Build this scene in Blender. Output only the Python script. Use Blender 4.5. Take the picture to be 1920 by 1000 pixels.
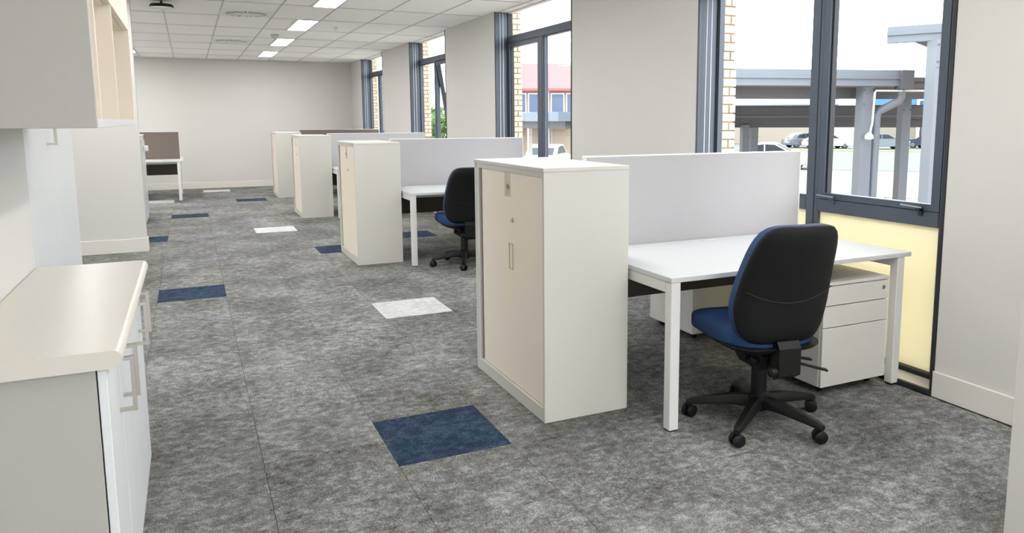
import bpy, bmesh, math, random
from mathutils import Vector, Matrix
random.seed(7)
R = math.radians
scene = bpy.context.scene
col = scene.collection
for o in list(bpy.data.objects):
    bpy.data.objects.remove(o)

# ------------------------------------------------------------------ camera
cam_d = bpy.data.cameras.new('camera')
cam_d.sensor_fit = 'HORIZONTAL'; cam_d.sensor_width = 36.0
cam_d.lens = 1419.54 / 1920 * 36.0
cam_d.shift_x = -(1044.16 - 960) / 1920
cam_d.shift_y = -(500 - 411.94) / 1920
cam_d.clip_start = 0.02; cam_d.clip_end = 600
cam = bpy.data.objects.new('camera', cam_d); col.objects.link(cam)
yaw, pitch, roll = 0.4500, -0.1309, -0.0027
fw = Vector((math.sin(yaw) * math.cos(pitch), math.cos(yaw) * math.cos(pitch), math.sin(pitch)))
r0 = Vector((math.cos(yaw), -math.sin(yaw), 0)); u0 = r0.cross(fw)
rt = r0 * math.cos(roll) + u0 * math.sin(roll); up = -r0 * math.sin(roll) + u0 * math.cos(roll)
M = Matrix(((rt.x, up.x, -fw.x, 0), (rt.y, up.y, -fw.y, 0), (rt.z, up.z, -fw.z, 1.413), (0, 0, 0, 1)))
cam.matrix_world = M
scene.camera = cam

# ------------------------------------------------------------------ world and exposure
scene.view_settings.view_transform = 'Standard'
scene.view_settings.look = 'None'
scene.view_settings.gamma = 1.0
scene.view_settings.use_curve_mapping = False
scene.view_settings.exposure = 0.75
SKY = 3.4
LAMP = 19.0
world = bpy.data.worlds.new('overcast_sky'); scene.world = world
world.use_nodes = True
wn = world.node_tree.nodes; wl = world.node_tree.links; wn.clear()
w_tc = wn.new('ShaderNodeTexCoord')
w_map = wn.new('ShaderNodeMapping'); w_map.inputs['Scale'].default_value = (1, 1, 3.0)
w_no = wn.new('ShaderNodeTexNoise'); w_no.inputs['Scale'].default_value = 3.2; w_no.inputs['Detail'].default_value = 6
w_cr = wn.new('ShaderNodeValToRGB')
w_cr.color_ramp.elements[0].position = 0.40; w_cr.color_ramp.elements[0].color = (1.0, 1.0, 1.0, 1)
w_cr.color_ramp.elements[1].position = 0.72; w_cr.color_ramp.elements[1].color = (0.78, 0.88, 0.96, 1)
w_bg = wn.new('ShaderNodeBackground'); w_bg.inputs['Strength'].default_value = SKY
w_out = wn.new('ShaderNodeOutputWorld')
wl.new(w_tc.outputs['Generated'], w_map.inputs[0]); wl.new(w_map.outputs[0], w_no.inputs['Vector'])
wl.new(w_no.outputs['Fac'], w_cr.inputs[0]); wl.new(w_cr.outputs[0], w_bg.inputs['Color'])
wl.new(w_bg.outputs[0], w_out.inputs['Surface'])

# ------------------------------------------------------------------ materials
def lin(c):
    def f(v):
        v /= 255.0
        return v / 12.92 if v <= 0.04045 else ((v + 0.055) / 1.055) ** 2.4
    return (f(c[0]), f(c[1]), f(c[2]), 1.0)

def new_mat(name):
    m = bpy.data.materials.new(name); m.use_nodes = True
    nt = m.node_tree; nt.nodes.clear()
    out = nt.nodes.new('ShaderNodeOutputMaterial')
    return m, nt, out

def pmat(name, rgb, rough=0.5, metal=0.0, var=0.03, scale=6.0, bump=0.0, bscale=200.0, spec=0.5):
    """plain painted or moulded surface: colour with slight noise mottling and fine relief"""
    m, nt, out = new_mat(name); N = nt.nodes; L = nt.links
    b = N.new('ShaderNodeBsdfPrincipled')
    b.inputs['Roughness'].default_value = rough; b.inputs['Metallic'].default_value = metal
    b.inputs['Specular IOR Level'].default_value = spec
    tc = N.new('ShaderNodeTexCoord')
    no = N.new('ShaderNodeTexNoise'); no.inputs['Scale'].default_value = scale; no.inputs['Detail'].default_value = 4
    L.new(tc.outputs['Object'], no.inputs['Vector'])
    mx = N.new('ShaderNodeMix'); mx.data_type = 'RGBA'
    c = lin(rgb)
    mx.inputs['A'].default_value = tuple(max(0, v * (1 - var)) for v in c[:3]) + (1,)
    mx.inputs['B'].default_value = tuple(min(1, v * (1 + var)) for v in c[:3]) + (1,)
    L.new(no.outputs['Fac'], mx.inputs['Factor']); L.new(mx.outputs['Result'], b.inputs['Base Color'])
    if bump > 0:
        n2 = N.new('ShaderNodeTexNoise'); n2.inputs['Scale'].default_value = bscale
        L.new(tc.outputs['Object'], n2.inputs['Vector'])
        bp = N.new('ShaderNodeBump'); bp.inputs['Strength'].default_value = bump; bp.inputs['Distance'].default_value = 0.002
        L.new(n2.outputs['Fac'], bp.inputs['Height']); L.new(bp.outputs[0], b.inputs['Normal'])
    L.new(b.outputs[0], out.inputs['Surface'])
    return m

def carpet_mat(name, dark, mid, light, seed, tone=0.10):
    m, nt, out = new_mat(name); N = nt.nodes; L = nt.links
    b = N.new('ShaderNodeBsdfPrincipled'); b.inputs['Roughness'].default_value = 0.95
    b.inputs['Specular IOR Level'].default_value = 0.15
    geo = N.new('ShaderNodeNewGeometry'); oi = N.new('ShaderNodeObjectInfo')
    off = N.new('ShaderNodeVectorMath'); off.operation = 'SCALE'
    cmb = N.new('ShaderNodeCombineXYZ')
    for i in range(3): L.new(oi.outputs['Random'], cmb.inputs[i])
    L.new(cmb.outputs[0], off.inputs[0]); off.inputs['Scale'].default_value = 0.55
    add = N.new('ShaderNodeVectorMath'); add.operation = 'ADD'
    L.new(geo.outputs['Position'], add.inputs[0]); L.new(off.outputs[0], add.inputs[1])
    def noise(scale, detail, rough, mscale=(1, 1, 1), src=add, dist=0.0):
        mp = N.new('ShaderNodeMapping'); mp.inputs['Scale'].default_value = mscale
        mp.inputs['Location'].default_value = (seed, seed * 2, 0)
        L.new(src.outputs[0], mp.inputs[0])
        n = N.new('ShaderNodeTexNoise'); n.inputs['Scale'].default_value = scale
        n.inputs['Detail'].default_value = detail; n.inputs['Roughness'].default_value = rough
        n.inputs['Distortion'].default_value = dist
        L.new(mp.outputs[0], n.inputs['Vector']); return n
    big = noise(2.2, 4, 0.6, (1, 0.8, 1), geo)
    mid_n = noise(20.0, 10, 0.78, (0.9, 1.1, 1), add, 0.1)
    fine = noise(150, 3, 0.7, (1.15, 0.75, 1))
    def math_n(op, a, bv):
        n = N.new('ShaderNodeMath'); n.operation = op
        if isinstance(a, float): n.inputs[0].default_value = a
        else: L.new(a, n.inputs[0])
        if isinstance(bv, float): n.inputs[1].default_value = bv
        else: L.new(bv, n.inputs[1])
        return n.outputs[0]
    s = math_n('ADD', math_n('MULTIPLY', big.outputs['Fac'], 0.42), math_n('MULTIPLY', mid_n.outputs['Fac'], 0.98))
    s = math_n('ADD', s, math_n('MULTIPLY', fine.outputs['Fac'], 0.70))
    s = math_n('ADD', s, math_n('MULTIPLY', oi.outputs['Random'], tone))
    s = math_n('SUBTRACT', s, 0.55 + tone * 0.5)
    cr = N.new('ShaderNodeValToRGB')
    e = cr.color_ramp.elements
    e[0].position = 0.24; e[0].color = lin(dark)
    e[1].position = 0.78; e[1].color = lin(light)
    k = cr.color_ramp.elements.new(0.50); k.color = lin(mid)
    L.new(s, cr.inputs[0]); L.new(cr.outputs[0], b.inputs['Base Color'])
    bp = N.new('ShaderNodeBump'); bp.inputs['Strength'].default_value = 0.5; bp.inputs['Distance'].default_value = 0.004
    L.new(fine.outputs['Fac'], bp.inputs['Height']); L.new(bp.outputs[0], b.inputs['Normal'])
    L.new(b.outputs[0], out.inputs['Surface'])
    return m

def glass_mat(name, tint=(1, 1, 1)):
    m, nt, out = new_mat(name); N = nt.nodes; L = nt.links
    tr = N.new('ShaderNodeBsdfTransparent'); tr.inputs['Color'].default_value = tint + (1,)
    gl = N.new('ShaderNodeBsdfGlossy'); gl.inputs['Roughness'].default_value = 0.02
    fr = N.new('ShaderNodeFresnel'); fr.inputs['IOR'].default_value = 1.25
    mx = N.new('ShaderNodeMixShader')
    ge = N.new('ShaderNodeNewGeometry'); sb = N.new('ShaderNodeMath'); sb.operation = 'SUBTRACT'; sb.inputs[0].default_value = 1.0
    ml = N.new('ShaderNodeMath'); ml.operation = 'MULTIPLY'
    L.new(ge.outputs['Backfacing'], sb.inputs[1]); L.new(sb.outputs[0], ml.inputs[0]); L.new(fr.outputs[0], ml.inputs[1])
    L.new(ml.outputs[0], mx.inputs[0]); L.new(tr.outputs[0], mx.inputs[1]); L.new(gl.outputs[0], mx.inputs[2])
    L.new(mx.outputs[0], out.inputs['Surface']); return m

def translucent_mat(name, rgb, share=0.75):
    m, nt, out = new_mat(name); N = nt.nodes; L = nt.links
    tl = N.new('ShaderNodeBsdfTranslucent'); df = N.new('ShaderNodeBsdfDiffuse')
    tc = N.new('ShaderNodeTexCoord'); no = N.new('ShaderNodeTexNoise'); no.inputs['Scale'].default_value = 2
    L.new(tc.outputs['Object'], no.inputs['Vector'])
    mxc = N.new('ShaderNodeMix'); mxc.data_type = 'RGBA'
    c = lin(rgb)
    mxc.inputs['A'].default_value = c; mxc.inputs['B'].default_value = tuple(v * 0.97 for v in c[:3]) + (1,)
    L.new(no.outputs['Fac'], mxc.inputs['Factor'])
    L.new(mxc.outputs['Result'], tl.inputs['Color']); L.new(mxc.outputs['Result'], df.inputs['Color'])
    mx = N.new('ShaderNodeMixShader'); mx.inputs[0].default_value = share
    L.new(df.outputs[0], mx.inputs[1]); L.new(tl.outputs[0], mx.inputs[2])
    L.new(mx.outputs[0], out.inputs['Surface']); return m

def emit_mat(name, rgb, strength):
    m, nt, out = new_mat(name); N = nt.nodes
    e = N.new('ShaderNodeEmission'); e.inputs['Color'].default_value = lin(rgb); e.inputs['Strength'].default_value = strength
    nt.links.new(e.outputs[0], out.inputs['Surface']); return m

MT = {}
MT['wall'] = pmat('wall_paint', (208, 206, 203), 0.75, var=0.012, scale=1.5, bump=0.05, bscale=300)
MT['ceiling'] = pmat('ceiling_board', (250, 249, 247), 0.9, var=0.02, scale=3, bump=0.25, bscale=500)
MT['tee'] = pmat('tee_bar_paint', (196, 196, 193), 0.6)
MT['base'] = pmat('skirting_gloss', (220, 216, 210), 0.4, var=0.01)
MT['carpet'] = carpet_mat('grey_carpet', (48, 47, 44), (112, 112, 109), (178, 181, 182), 3.0, 0.05)
MT['carpet_blue'] = carpet_mat('blue_carpet', (13, 20, 34), (36, 53, 75), (80, 96, 114), 9.0, 0.02)
MT['carpet_pale'] = carpet_mat('pale_carpet', (146, 149, 147), (190, 192, 190), (222, 224, 222), 5.0, 0.02)
MT['cab'] = pmat('cupboard_steel_cream', (208, 206, 199), 0.38, var=0.01, scale=2)
MT['tambour'] = pmat('tambour_cream', (242, 231, 215), 0.45, var=0.015, scale=2)
MT['dark_gap'] = pmat('dark_gap', (40, 36, 32), 0.7)
MT['desk_white'] = pmat('desk_laminate_white', (206, 208, 211), 0.32, var=0.006)
MT['steel_white'] = pmat('desk_leg_white', (222, 221, 218), 0.4, var=0.006)
MT['modesty'] = pmat('modesty_dark', (70, 66, 58), 0.7, var=0.04)
MT['screen'] = pmat('screen_fabric_grey', (184, 182, 185), 0.95, var=0.03, scale=90, bump=0.3, bscale=700)
MT['screen_brown'] = pmat('screen_fabric_brown', (116, 106, 97), 0.95, var=0.05, scale=90, bump=0.3, bscale=700)
MT['ped'] = pmat('pedestal_paint', (216, 213, 208), 0.4, var=0.01)
MT['black'] = pmat('black_plastic', (11, 11, 12), 0.45, spec=0.35, var=0.1, scale=30, bump=0.15, bscale=600)
MT['black_shell'] = pmat('black_shell', (9, 10, 13), 0.6, var=0.1, scale=40, spec=0.3, bump=0.2, bscale=900)
MT['blue_fab'] = pmat('blue_fabric', (28, 60, 104), 0.75, var=0.08, scale=120, bump=0.3, bscale=900)
MT['chrome'] = pmat('chrome', (200, 200, 200), 0.2, 1.0)
MT['nickel'] = pmat('brushed_nickel', (206, 200, 192), 0.35, 1.0, var=0.06, scale=80)
MT['joinery_side'] = pmat('joinery_melamine', (178, 176, 172), 0.5, var=0.02, scale=60)
MT['joinery_door'] = pmat('joinery_door_white', (224, 227, 231), 0.3, var=0.005)
MT['counter'] = pmat('counter_laminate', (214, 209, 200), 0.35, var=0.01)
MT['alu'] = pmat('window_aluminium', (84, 92, 104), 0.42, 0.35, var=0.04, scale=12)
MT['alu_dark'] = pmat('window_gasket', (36, 38, 44), 0.5)
MT['glass'] = glass_mat('window_glass', (0.97, 0.985, 0.98))
MT['spandrel'] = translucent_mat('yellow_spandrel', (240, 235, 212), 0.5)
MT['cord'] = pmat('white_cord', (235, 238, 240), 0.6)
MT['lamp'] = emit_mat('lamp_diffuser', (255, 253, 249), LAMP)
MT['brick'] = pmat('cream_brick', (212, 196, 176), 0.85, var=0.08, scale=9, bump=0.4, bscale=60)
MT['mortar'] = pmat('mortar', (168, 150, 132), 0.95, var=0.08)
MT['tape'] = glass_mat('clear_tape', (0.93, 0.93, 0.92))
MT['galv'] = pmat('grey_painted_steel', (114, 121, 132), 0.5, var=0.04, scale=3)
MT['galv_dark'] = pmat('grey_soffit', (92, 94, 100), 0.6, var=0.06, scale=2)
MT['pave'] = pmat('pink_paving', (140, 120, 108), 0.9, var=0.08, scale=0.6)
MT['concrete'] = pmat('pale_concrete', (206, 203, 196), 0.9, var=0.05, scale=1.0)
MT['road'] = pmat('asphalt', (98, 101, 106), 0.9, var=0.06, scale=0.5)
MT['grass'] = pmat('grass', (112, 120, 72), 0.95, var=0.2, scale=0.8)
MT['cream_bld'] = pmat('cream_render', (150, 142, 130), 0.85, var=0.04, scale=0.3)
MT['blue_bld'] = pmat('blue_cladding', (74, 120, 162), 0.6, var=0.05, scale=0.4)
MT['red_roof'] = pmat('red_metal_roof', (166, 84, 86), 0.6, var=0.06, scale=0.6)
MT['roof_pale'] = pmat('pale_metal_roof', (98, 109, 126), 0.5, var=0.04, scale=0.5)
MT['far_glass'] = pmat('far_window_glass', (70, 92, 122), 0.15, var=0.1, scale=0.8)
MT['car_white'] = pmat('car_white', (190, 194, 196), 0.25)
MT['car_silver'] = pmat('car_silver', (112, 120, 128), 0.25, 0.4)
MT['car_dark'] = pmat('car_dark', (52, 58, 72), 0.25)
MT['car_glass'] = pmat('car_glass', (40, 48, 58), 0.1)
MT['tyre'] = pmat('tyre', (30, 30, 32), 0.8)
MT['bark'] = pmat('bark', (92, 76, 60), 0.9, var=0.2)
MT['leaf'] = pmat('leaf_green', (66, 96, 36), 0.7, var=0.25, scale=2)
MT['white_plastic'] = pmat('white_plastic', (232, 233, 233), 0.4)
MT['plate'] = pmat('number_plate', (230, 226, 200), 0.5)

# ------------------------------------------------------------------ mesh helpers
class MB:
    def __init__(self): self.bm = bmesh.new()
    def box(self, x0, x1, y0, y1, z0, z1, bevel=0.0, seg=2):
        vs = [self.bm.verts.new(p) for p in ((x0, y0, z0), (x1, y0, z0), (x1, y1, z0), (x0, y1, z0), (x0, y0, z1), (x1, y0, z1), (x1, y1, z1), (x0, y1, z1))]
        fs = [self.bm.faces.new([vs[i] for i in f]) for f in ((3, 2, 1, 0), (4, 5, 6, 7), (0, 1, 5, 4), (1, 2, 6, 5), (2, 3, 7, 6), (3, 0, 4, 7))]
        if bevel > 0:
            es = set(e for f in fs for e in f.edges)
            bmesh.ops.bevel(self.bm, geom=list(es), offset=bevel, segments=seg, affect='EDGES', profile=0.5)
        return self
    def prism(self, pts, axis, a, b):
        """polygon pts (2-D) extruded along axis from a to b; axis x: pts=(y,z), y: (x,z), z: (x,y)"""
        def P(p, t):
            return {'x': (t, p[0], p[1]), 'y': (p[0], t, p[1]), 'z': (p[0], p[1], t)}[axis]
        v0 = [self.bm.verts.new(P(p, a)) for p in pts]; v1 = [self.bm.verts.new(P(p, b)) for p in pts]
        n = len(pts)
        self.bm.faces.new(v0[::-1]); self.bm.faces.new(v1)
        for i in range(n): self.bm.faces.new([v0[i], v0[(i + 1) % n], v1[(i + 1) % n], v1[i]])
        return self
    def tube(self, pts, rad, seg=10, cap=True):
        pts = [Vector(p) for p in pts]; n = len(pts)
        rs = rad if isinstance(rad, (list, tuple)) else [rad] * n
        rings = []; ref = None
        for i, p in enumerate(pts):
            d = (pts[min(i + 1, n - 1)] - pts[max(i - 1, 0)]).normalized()
            if ref is None:
                ref = Vector((0, 0, 1)) if abs(d.z) < 0.9 else Vector((1, 0, 0))
            a = d.cross(ref)
            if a.length < 1e-4: a = d.cross(Vector((0, 1, 0)))
            a.normalize(); b = d.cross(a).normalized(); ref = -b if False else ref
            rings.append([self.bm.verts.new(p + (a * math.cos(2 * math.pi * k / seg) + b * math.sin(2 * math.pi * k / seg)) * rs[i]) for k in range(seg)])
        for i in range(n - 1):
            for k in range(seg):
                self.bm.faces.new([rings[i][k], rings[i][(k + 1) % seg], rings[i + 1][(k + 1) % seg], rings[i + 1][k]])
        if cap:
            self.bm.faces.new(rings[0][::-1]); self.bm.faces.new(rings[-1])
        return self
    def lathe(self, prof, seg=24, center=(0, 0, 0), axis='z'):
        c = Vector(center); rings = []
        for (r, h) in prof:
            ring = []
            for k in range(seg):
                a = 2 * math.pi * k / seg; x, y = r * math.cos(a), r * math.sin(a)
                p = {'z': (x, y, h), 'x': (h, x, y), 'y': (x, h, y)}[axis]
                ring.append(self.bm.verts.new(c + Vector(p)))
            rings.append(ring)
        for i in range(len(prof) - 1):
            for k in range(seg):
                self.bm.faces.new([rings[i][k], rings[i][(k + 1) % seg], rings[i + 1][(k + 1) % seg], rings[i + 1][k]])
        self.bm.faces.new(rings[0][::-1]); self.bm.faces.new(rings[-1])
        return self
    def beam(self, a, b, w, h, upv=(0, 0, 1)):
        """rectangular bar from a to b, width w sideways, height h"""
        a = Vector(a); b = Vector(b); d = (b - a).normalized(); s = d.cross(Vector(upv)).normalized(); t = s.cross(d)
        vs = []
        for p in (a, b):
            for (i, j) in ((-1, -1), (1, -1), (1, 1), (-1, 1)): vs.append(self.bm.verts.new(p + s * (i * w / 2) + t * (j * h / 2)))
        for f in ((3, 2, 1, 0), (4, 5, 6, 7), (0, 1, 5, 4), (1, 2, 6, 5), (2, 3, 7, 6), (3, 0, 4, 7)):
            self.bm.faces.new([vs[i] for i in f])
        return self
    def pillow(self, outline, rings, seg, front, back, fn):
        """closed solid: outline(a)->(u,v); front(r), back(r) -> offsets; fn(u,v,h)->xyz"""
        layers = []
        rs = [math.sin(math.pi / 2 * (i + 1) / rings) for i in range(rings)]
        cf = self.bm.verts.new(fn(*outline(0, 0.0), front(0))); cb = self.bm.verts.new(fn(*outline(0, 0.0), back(0)))
        F = []; B = []
        for r in rs:
            F.append([self.bm.verts.new(fn(*outline(2 * math.pi * k / seg, r), front(r))) for k in range(seg)])
        for r in rs:
            B.append([self.bm.verts.new(fn(*outline(2 * math.pi * k / seg, r), back(r))) for k in range(seg)])
        for k in range(seg):
            k2 = (k + 1) % seg
            self.bm.faces.new([cf, F[0][k], F[0][k2]]); self.bm.faces.new([cb, B[0][k2], B[0][k]])
            for i in range(rings - 1):
                self.bm.faces.new([F[i][k], F[i + 1][k], F[i + 1][k2], F[i][k2]])
                self.bm.faces.new([B[i][k2], B[i + 1][k2], B[i + 1][k], B[i][k]])
            self.bm.faces.new([F[-1][k], B[-1][k], B[-1][k2], F[-1][k2]])
        return self
    def build(self, name, mat, parent=None, label=None, smooth=False, kind=None):
        bmesh.ops.recalc_face_normals(self.bm, faces=self.bm.faces)
        me = bpy.data.meshes.new(name); self.bm.to_mesh(me); self.bm.free()
        me.materials.append(MT[mat] if isinstance(mat, str) else mat)
        if smooth:
            for p in me.polygons: p.use_smooth = True
            me.set_sharp_from_angle(angle=R(38))
        o = bpy.data.objects.new(name, me); col.objects.link(o)
        if parent: o.parent = parent
        if label: o['label'] = label
        if kind: o['kind'] = kind
        return o

def thing(name, label, cat, loc=(0, 0, 0), rz=0.0, group=None):
    o = bpy.data.objects.new(name, None); col.objects.link(o)
    o.location = loc; o.rotation_euler = (0, 0, rz); o.empty_display_size = 0.1
    o['label'] = label; o['category'] = cat
    if group: o['group'] = group
    return o

def struct(o, label=None, cat=None):
    o['kind'] = 'structure'
    if label: o['label'] = label
    if cat: o['category'] = cat
    return o

def sempty(name, label, cat, loc=(0, 0, 0)):
    o = bpy.data.objects.new(name, None); col.objects.link(o); o.location = loc
    o['kind'] = 'structure'; o['label'] = label; o['category'] = cat
    return o

def copy_tree(o, parent=None):
    c = o.copy(); col.objects.link(c); c.parent = parent
    for ch in list(o.children): copy_tree(ch, c)
    return c

def piece(mesh, name, parent, loc, label=None):
    o = bpy.data.objects.new(name, mesh); col.objects.link(o); o.parent = parent; o.location = loc
    if label: o['label'] = label
    return o

# ------------------------------------------------------------------ room shell
HC = 2.69          # ceiling height
XW = 3.365         # face of window wall
YF = 17.58         # face of far wall
XL = -2.7          # far left wall
WN = [2.53, 6.625, 10.61, 14.53, -.60]      # near edge of each window opening; the last window is unseen, added for daylight
WF = [4.607, 8.665, 12.57, 16.45, 1.45]     # far edge

floor = struct(MB().box(XL - .15, 3.75, -3.2, YF + .15, -0.30, -0.006).build('floor', 'carpet'), 'mottled grey carpet tile floor with scattered blue and pale tiles', 'floor')
# carpet tiles: columns 0.5 m wide, staggered, running into the depth; anchors fix the coloured ones
cols = {}
x = 0.70 - 0.5 * 7
PT = 0.51
tile_mesh = {}
def tmesh(w, l, mat):
    k = (round(w, 3), round(l, 3), mat)
    if k not in tile_mesh:
        g = 0.0007
        o = MB().box(g, w - g, g, l - g, -0.006, 0.0, 0.0006, 1).build('carpet_tile', mat)
        tile_mesh[k] = o.data; bpy.data.objects.remove(o)
    return tile_mesh[k]
# column start x -> list of (y, colour)
special = {0.70: [(2.945, 'b'), (10.19, 'p'), (14.36, 'b')], 1.20: [(5.305, 'p'), (8.28, 'b')], -0.30: [(6.575, 'b'), (12.30, 'b')],
           -0.80: [(9.95, 'b'), (14.75, 'p')], 0.20: [(16.6, 'p')], 2.20: [(8.95, 'b')]}
names_c = {'b': ('carpet_blue', 'navy blue carpet tile'), 'p': ('carpet_pale', 'pale grey carpet tile')}
ci = 0
for k in range(-3, 6):
    cx = round(0.20 + 0.5 * k, 2)
    y_lo, y_hi = 0.9, YF
    cw = 0.5 if cx + 0.5 <= XW else XW - cx
    if cx < -0.55: y_lo = 4.6
    sp = special.get(cx, [])
    marks = [y_lo - 0.25 * (ci % 2)]
    segs = []
    cur = y_lo - (0.25 if ci % 2 else 0.0)
    for (sy, cc) in sp + [(None, None)]:
        end = sy if sy is not None else y_hi
        n = max(1, round((end - cur) / PT))
        if sy is None:
            n = max(1, int(math.ceil((end - cur) / PT))); L_ = PT
        else: L_ = (end - cur) / n
        for i in range(n):
            l2 = min(L_, y_hi - (cur + i * L_))
            if l2 > 0.05: piece(tmesh(cw, l2, 'carpet'), 'carpet_tile', floor, (cx, cur + i * L_, 0))
        if sy is not None:
            piece(tmesh(cw, PT, names_c[cc][0]), 'carpet_tile', floor, (cx, sy, 0), names_c[cc][1])
            cur = sy + PT
    ci += 1

# ceiling with tiles, tee bars
ceil = struct(MB().box(XL - .15, XW + 0.25, -3.2, YF + .15, HC + 0.012, HC + 0.25).build('ceiling', 'ceiling'), 'suspended ceiling of white acoustic tiles', 'ceiling')
GX = [0.42 + 0.6 * k for k in range(-5, 6)]      # -2.58 .. 3.42
GY = [9.10 + 1.23 * k for k in range(-10, 8)]    # -3.2 .. 17.7
LIGHTS = []
for k in range(-5, 3): LIGHTS.append((1.32, 10.33 + 2.46 * k))  # the one behind the camera is added for more light
for y in (5.41, 7.87, 10.33, 12.79, 15.25): LIGHTS.append((-1.08, y))  # the hidden one just past the partition is added for brightness
for y in (10.33, 12.79, 15.25): LIGHTS.append((-2.28, y))  # unseen row, added to brighten the far end and its ceiling
LIGHTS += [(2.52, -1.97), (2.52, .49)]  # unseen pair, added to brighten the carpet at the near right
light_cells = {(round(x_ - .3, 2), round(y, 2)) for (x_, y) in LIGHTS if x_ > 0} | {(round(x_ - .3, 2), round(y, 2)) for (x_, y) in LIGHTS if x_ < 0}
ctm = {}
def cmesh(w, l):
    k = (round(w, 3), round(l, 3))
    if k not in ctm:
        o = MB().box(0.006, w - 0.006, 0.006, l - 0.006, 0.004, 0.012, 0.002, 1).build('ceiling_tile', 'ceiling'); ctm[k] = o.data; bpy.data.objects.remove(o)
    return ctm[k]
for gx in GX:
    for gy in GY:
        w = min(0.6, XW + .2 - gx); l = min(1.23, YF - gy)
        if w < 0.05 or l < 0.05 or gx < XL: continue
        if (round(gx, 2), round(gy, 2)) in light_cells: w = 0.30
        piece(cmesh(w, l), 'ceiling_tile', ceil, (gx, gy, HC))
for gx in GX: MB().box(gx - .0075, gx + .0075, -3.1, YF, HC - 0.001, HC + 0.012).build('tee_bar', 'tee', ceil)
for gy in GY[1:]:
    if gy < YF: MB().box(XL, XW + .2, gy - .0075, gy + .0075, HC - 0.0005, HC + 0.012).build('tee_bar', 'tee', ceil)

# walls
struct(MB().box(XL - .15, 3.75, YF, YF + .15, 0, HC + .01).build('wall_far', 'wall'), 'plain off-white end wall at the far end of the office', 'wall')
struct(MB().box(XL - .15, .15, -3.2, -3.05, 0, HC + .01).box(3.05, 3.75, -3.2, -3.05, 0, HC + .01).box(.15, 3.05, -3.2, -3.05, 2.5, HC + .01).box(.15, 3.05, -3.2, -3.05, 0, .08).build('wall_near', 'wall'), 'plain off-white wall at the near end of the office', 'wall')
struct(MB().box(XL - .15, XL, 4.45, 4.7, 0, HC + .01).box(XL - .15, XL, 6.4, YF, 0, HC + .01).box(XL - .15, XL, 4.7, 6.4, 2.5, HC + .01).box(XL - .15, XL, 4.7, 6.4, 0, .08).build('wall_left', 'wall'), 'plain off-white side wall behind the partition', 'wall')
struct(MB().box(-.666, -.516, -3.05, 3.18, 0, HC + .01).build('wall_joinery', 'wall'), 'plain wall behind the pigeonhole cabinet and counter', 'wall')
struct(MB().box(XL, -.95, 4.35, 4.47, 0, HC + .01).build('wall_recess', 'wall'), 'short wall behind the tall white cupboard', 'wall')
struct(MB().box(XL, -.478, 9.30, 9.42, 0, HC + .01, 0.004).build('wall_partition', 'wall'), 'off-white partition wall end beside the aisle', 'wall')
pw = MB()
edges = [(-3.05, WN[4]), (WF[4], WN[0])] + [(WF[i], WN[i + 1]) for i in range(3)] + [(WF[3], YF)]
for (a, b) in edges: pw.box(XW, 3.585, a, b, 0, HC + .01, 0.003, 1)
struct(pw.build('wall_right', 'wall'), 'off-white window wall in piers between tall windows', 'wall')
struct(MB().box(2.39, 2.69, 1.20, 1.50, 0, HC + .01, 0.003, 1).build('wall_column', 'wall'), 'square white column edge standing near the first window', 'column')
# skirting boards
def skirt(name, x0, x1, y0, y1, lab):
    o = MB().box(x0, x1, y0, y1, 0, 0.135, 0.004, 2).build(name, 'base'); struct(o, lab, 'skirting'); return o
skirt('baseboard_far', XL, XW, YF - .013, YF, 'white skirting along the far wall')
skirt('baseboard_right', XW - .013, XW, WF[4], WN[0], 'white skirting below the wall by the nearest window')
for i in range(3): skirt('baseboard_right', XW - .013, XW, WF[i], WN[i + 1], ['white skirting on the pier behind the first desks', 'white skirting on the pier behind the second desks', 'white skirting on the pier behind the third desks'][i])
skirt('baseboard_right', XW - .013, XW, WF[3], YF, 'white skirting on the pier beside the far wall')
sk = MB().box(XL, -.478 + .013, 9.287, 9.30, 0, 0.15, 0.004, 2).box(-.478, -.465, 9.30, 9.433, 0, 0.15, 0.004, 2).build('baseboard_partition', 'base')
struct(sk, 'white skirting around the end of the partition wall', 'skirting')

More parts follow.
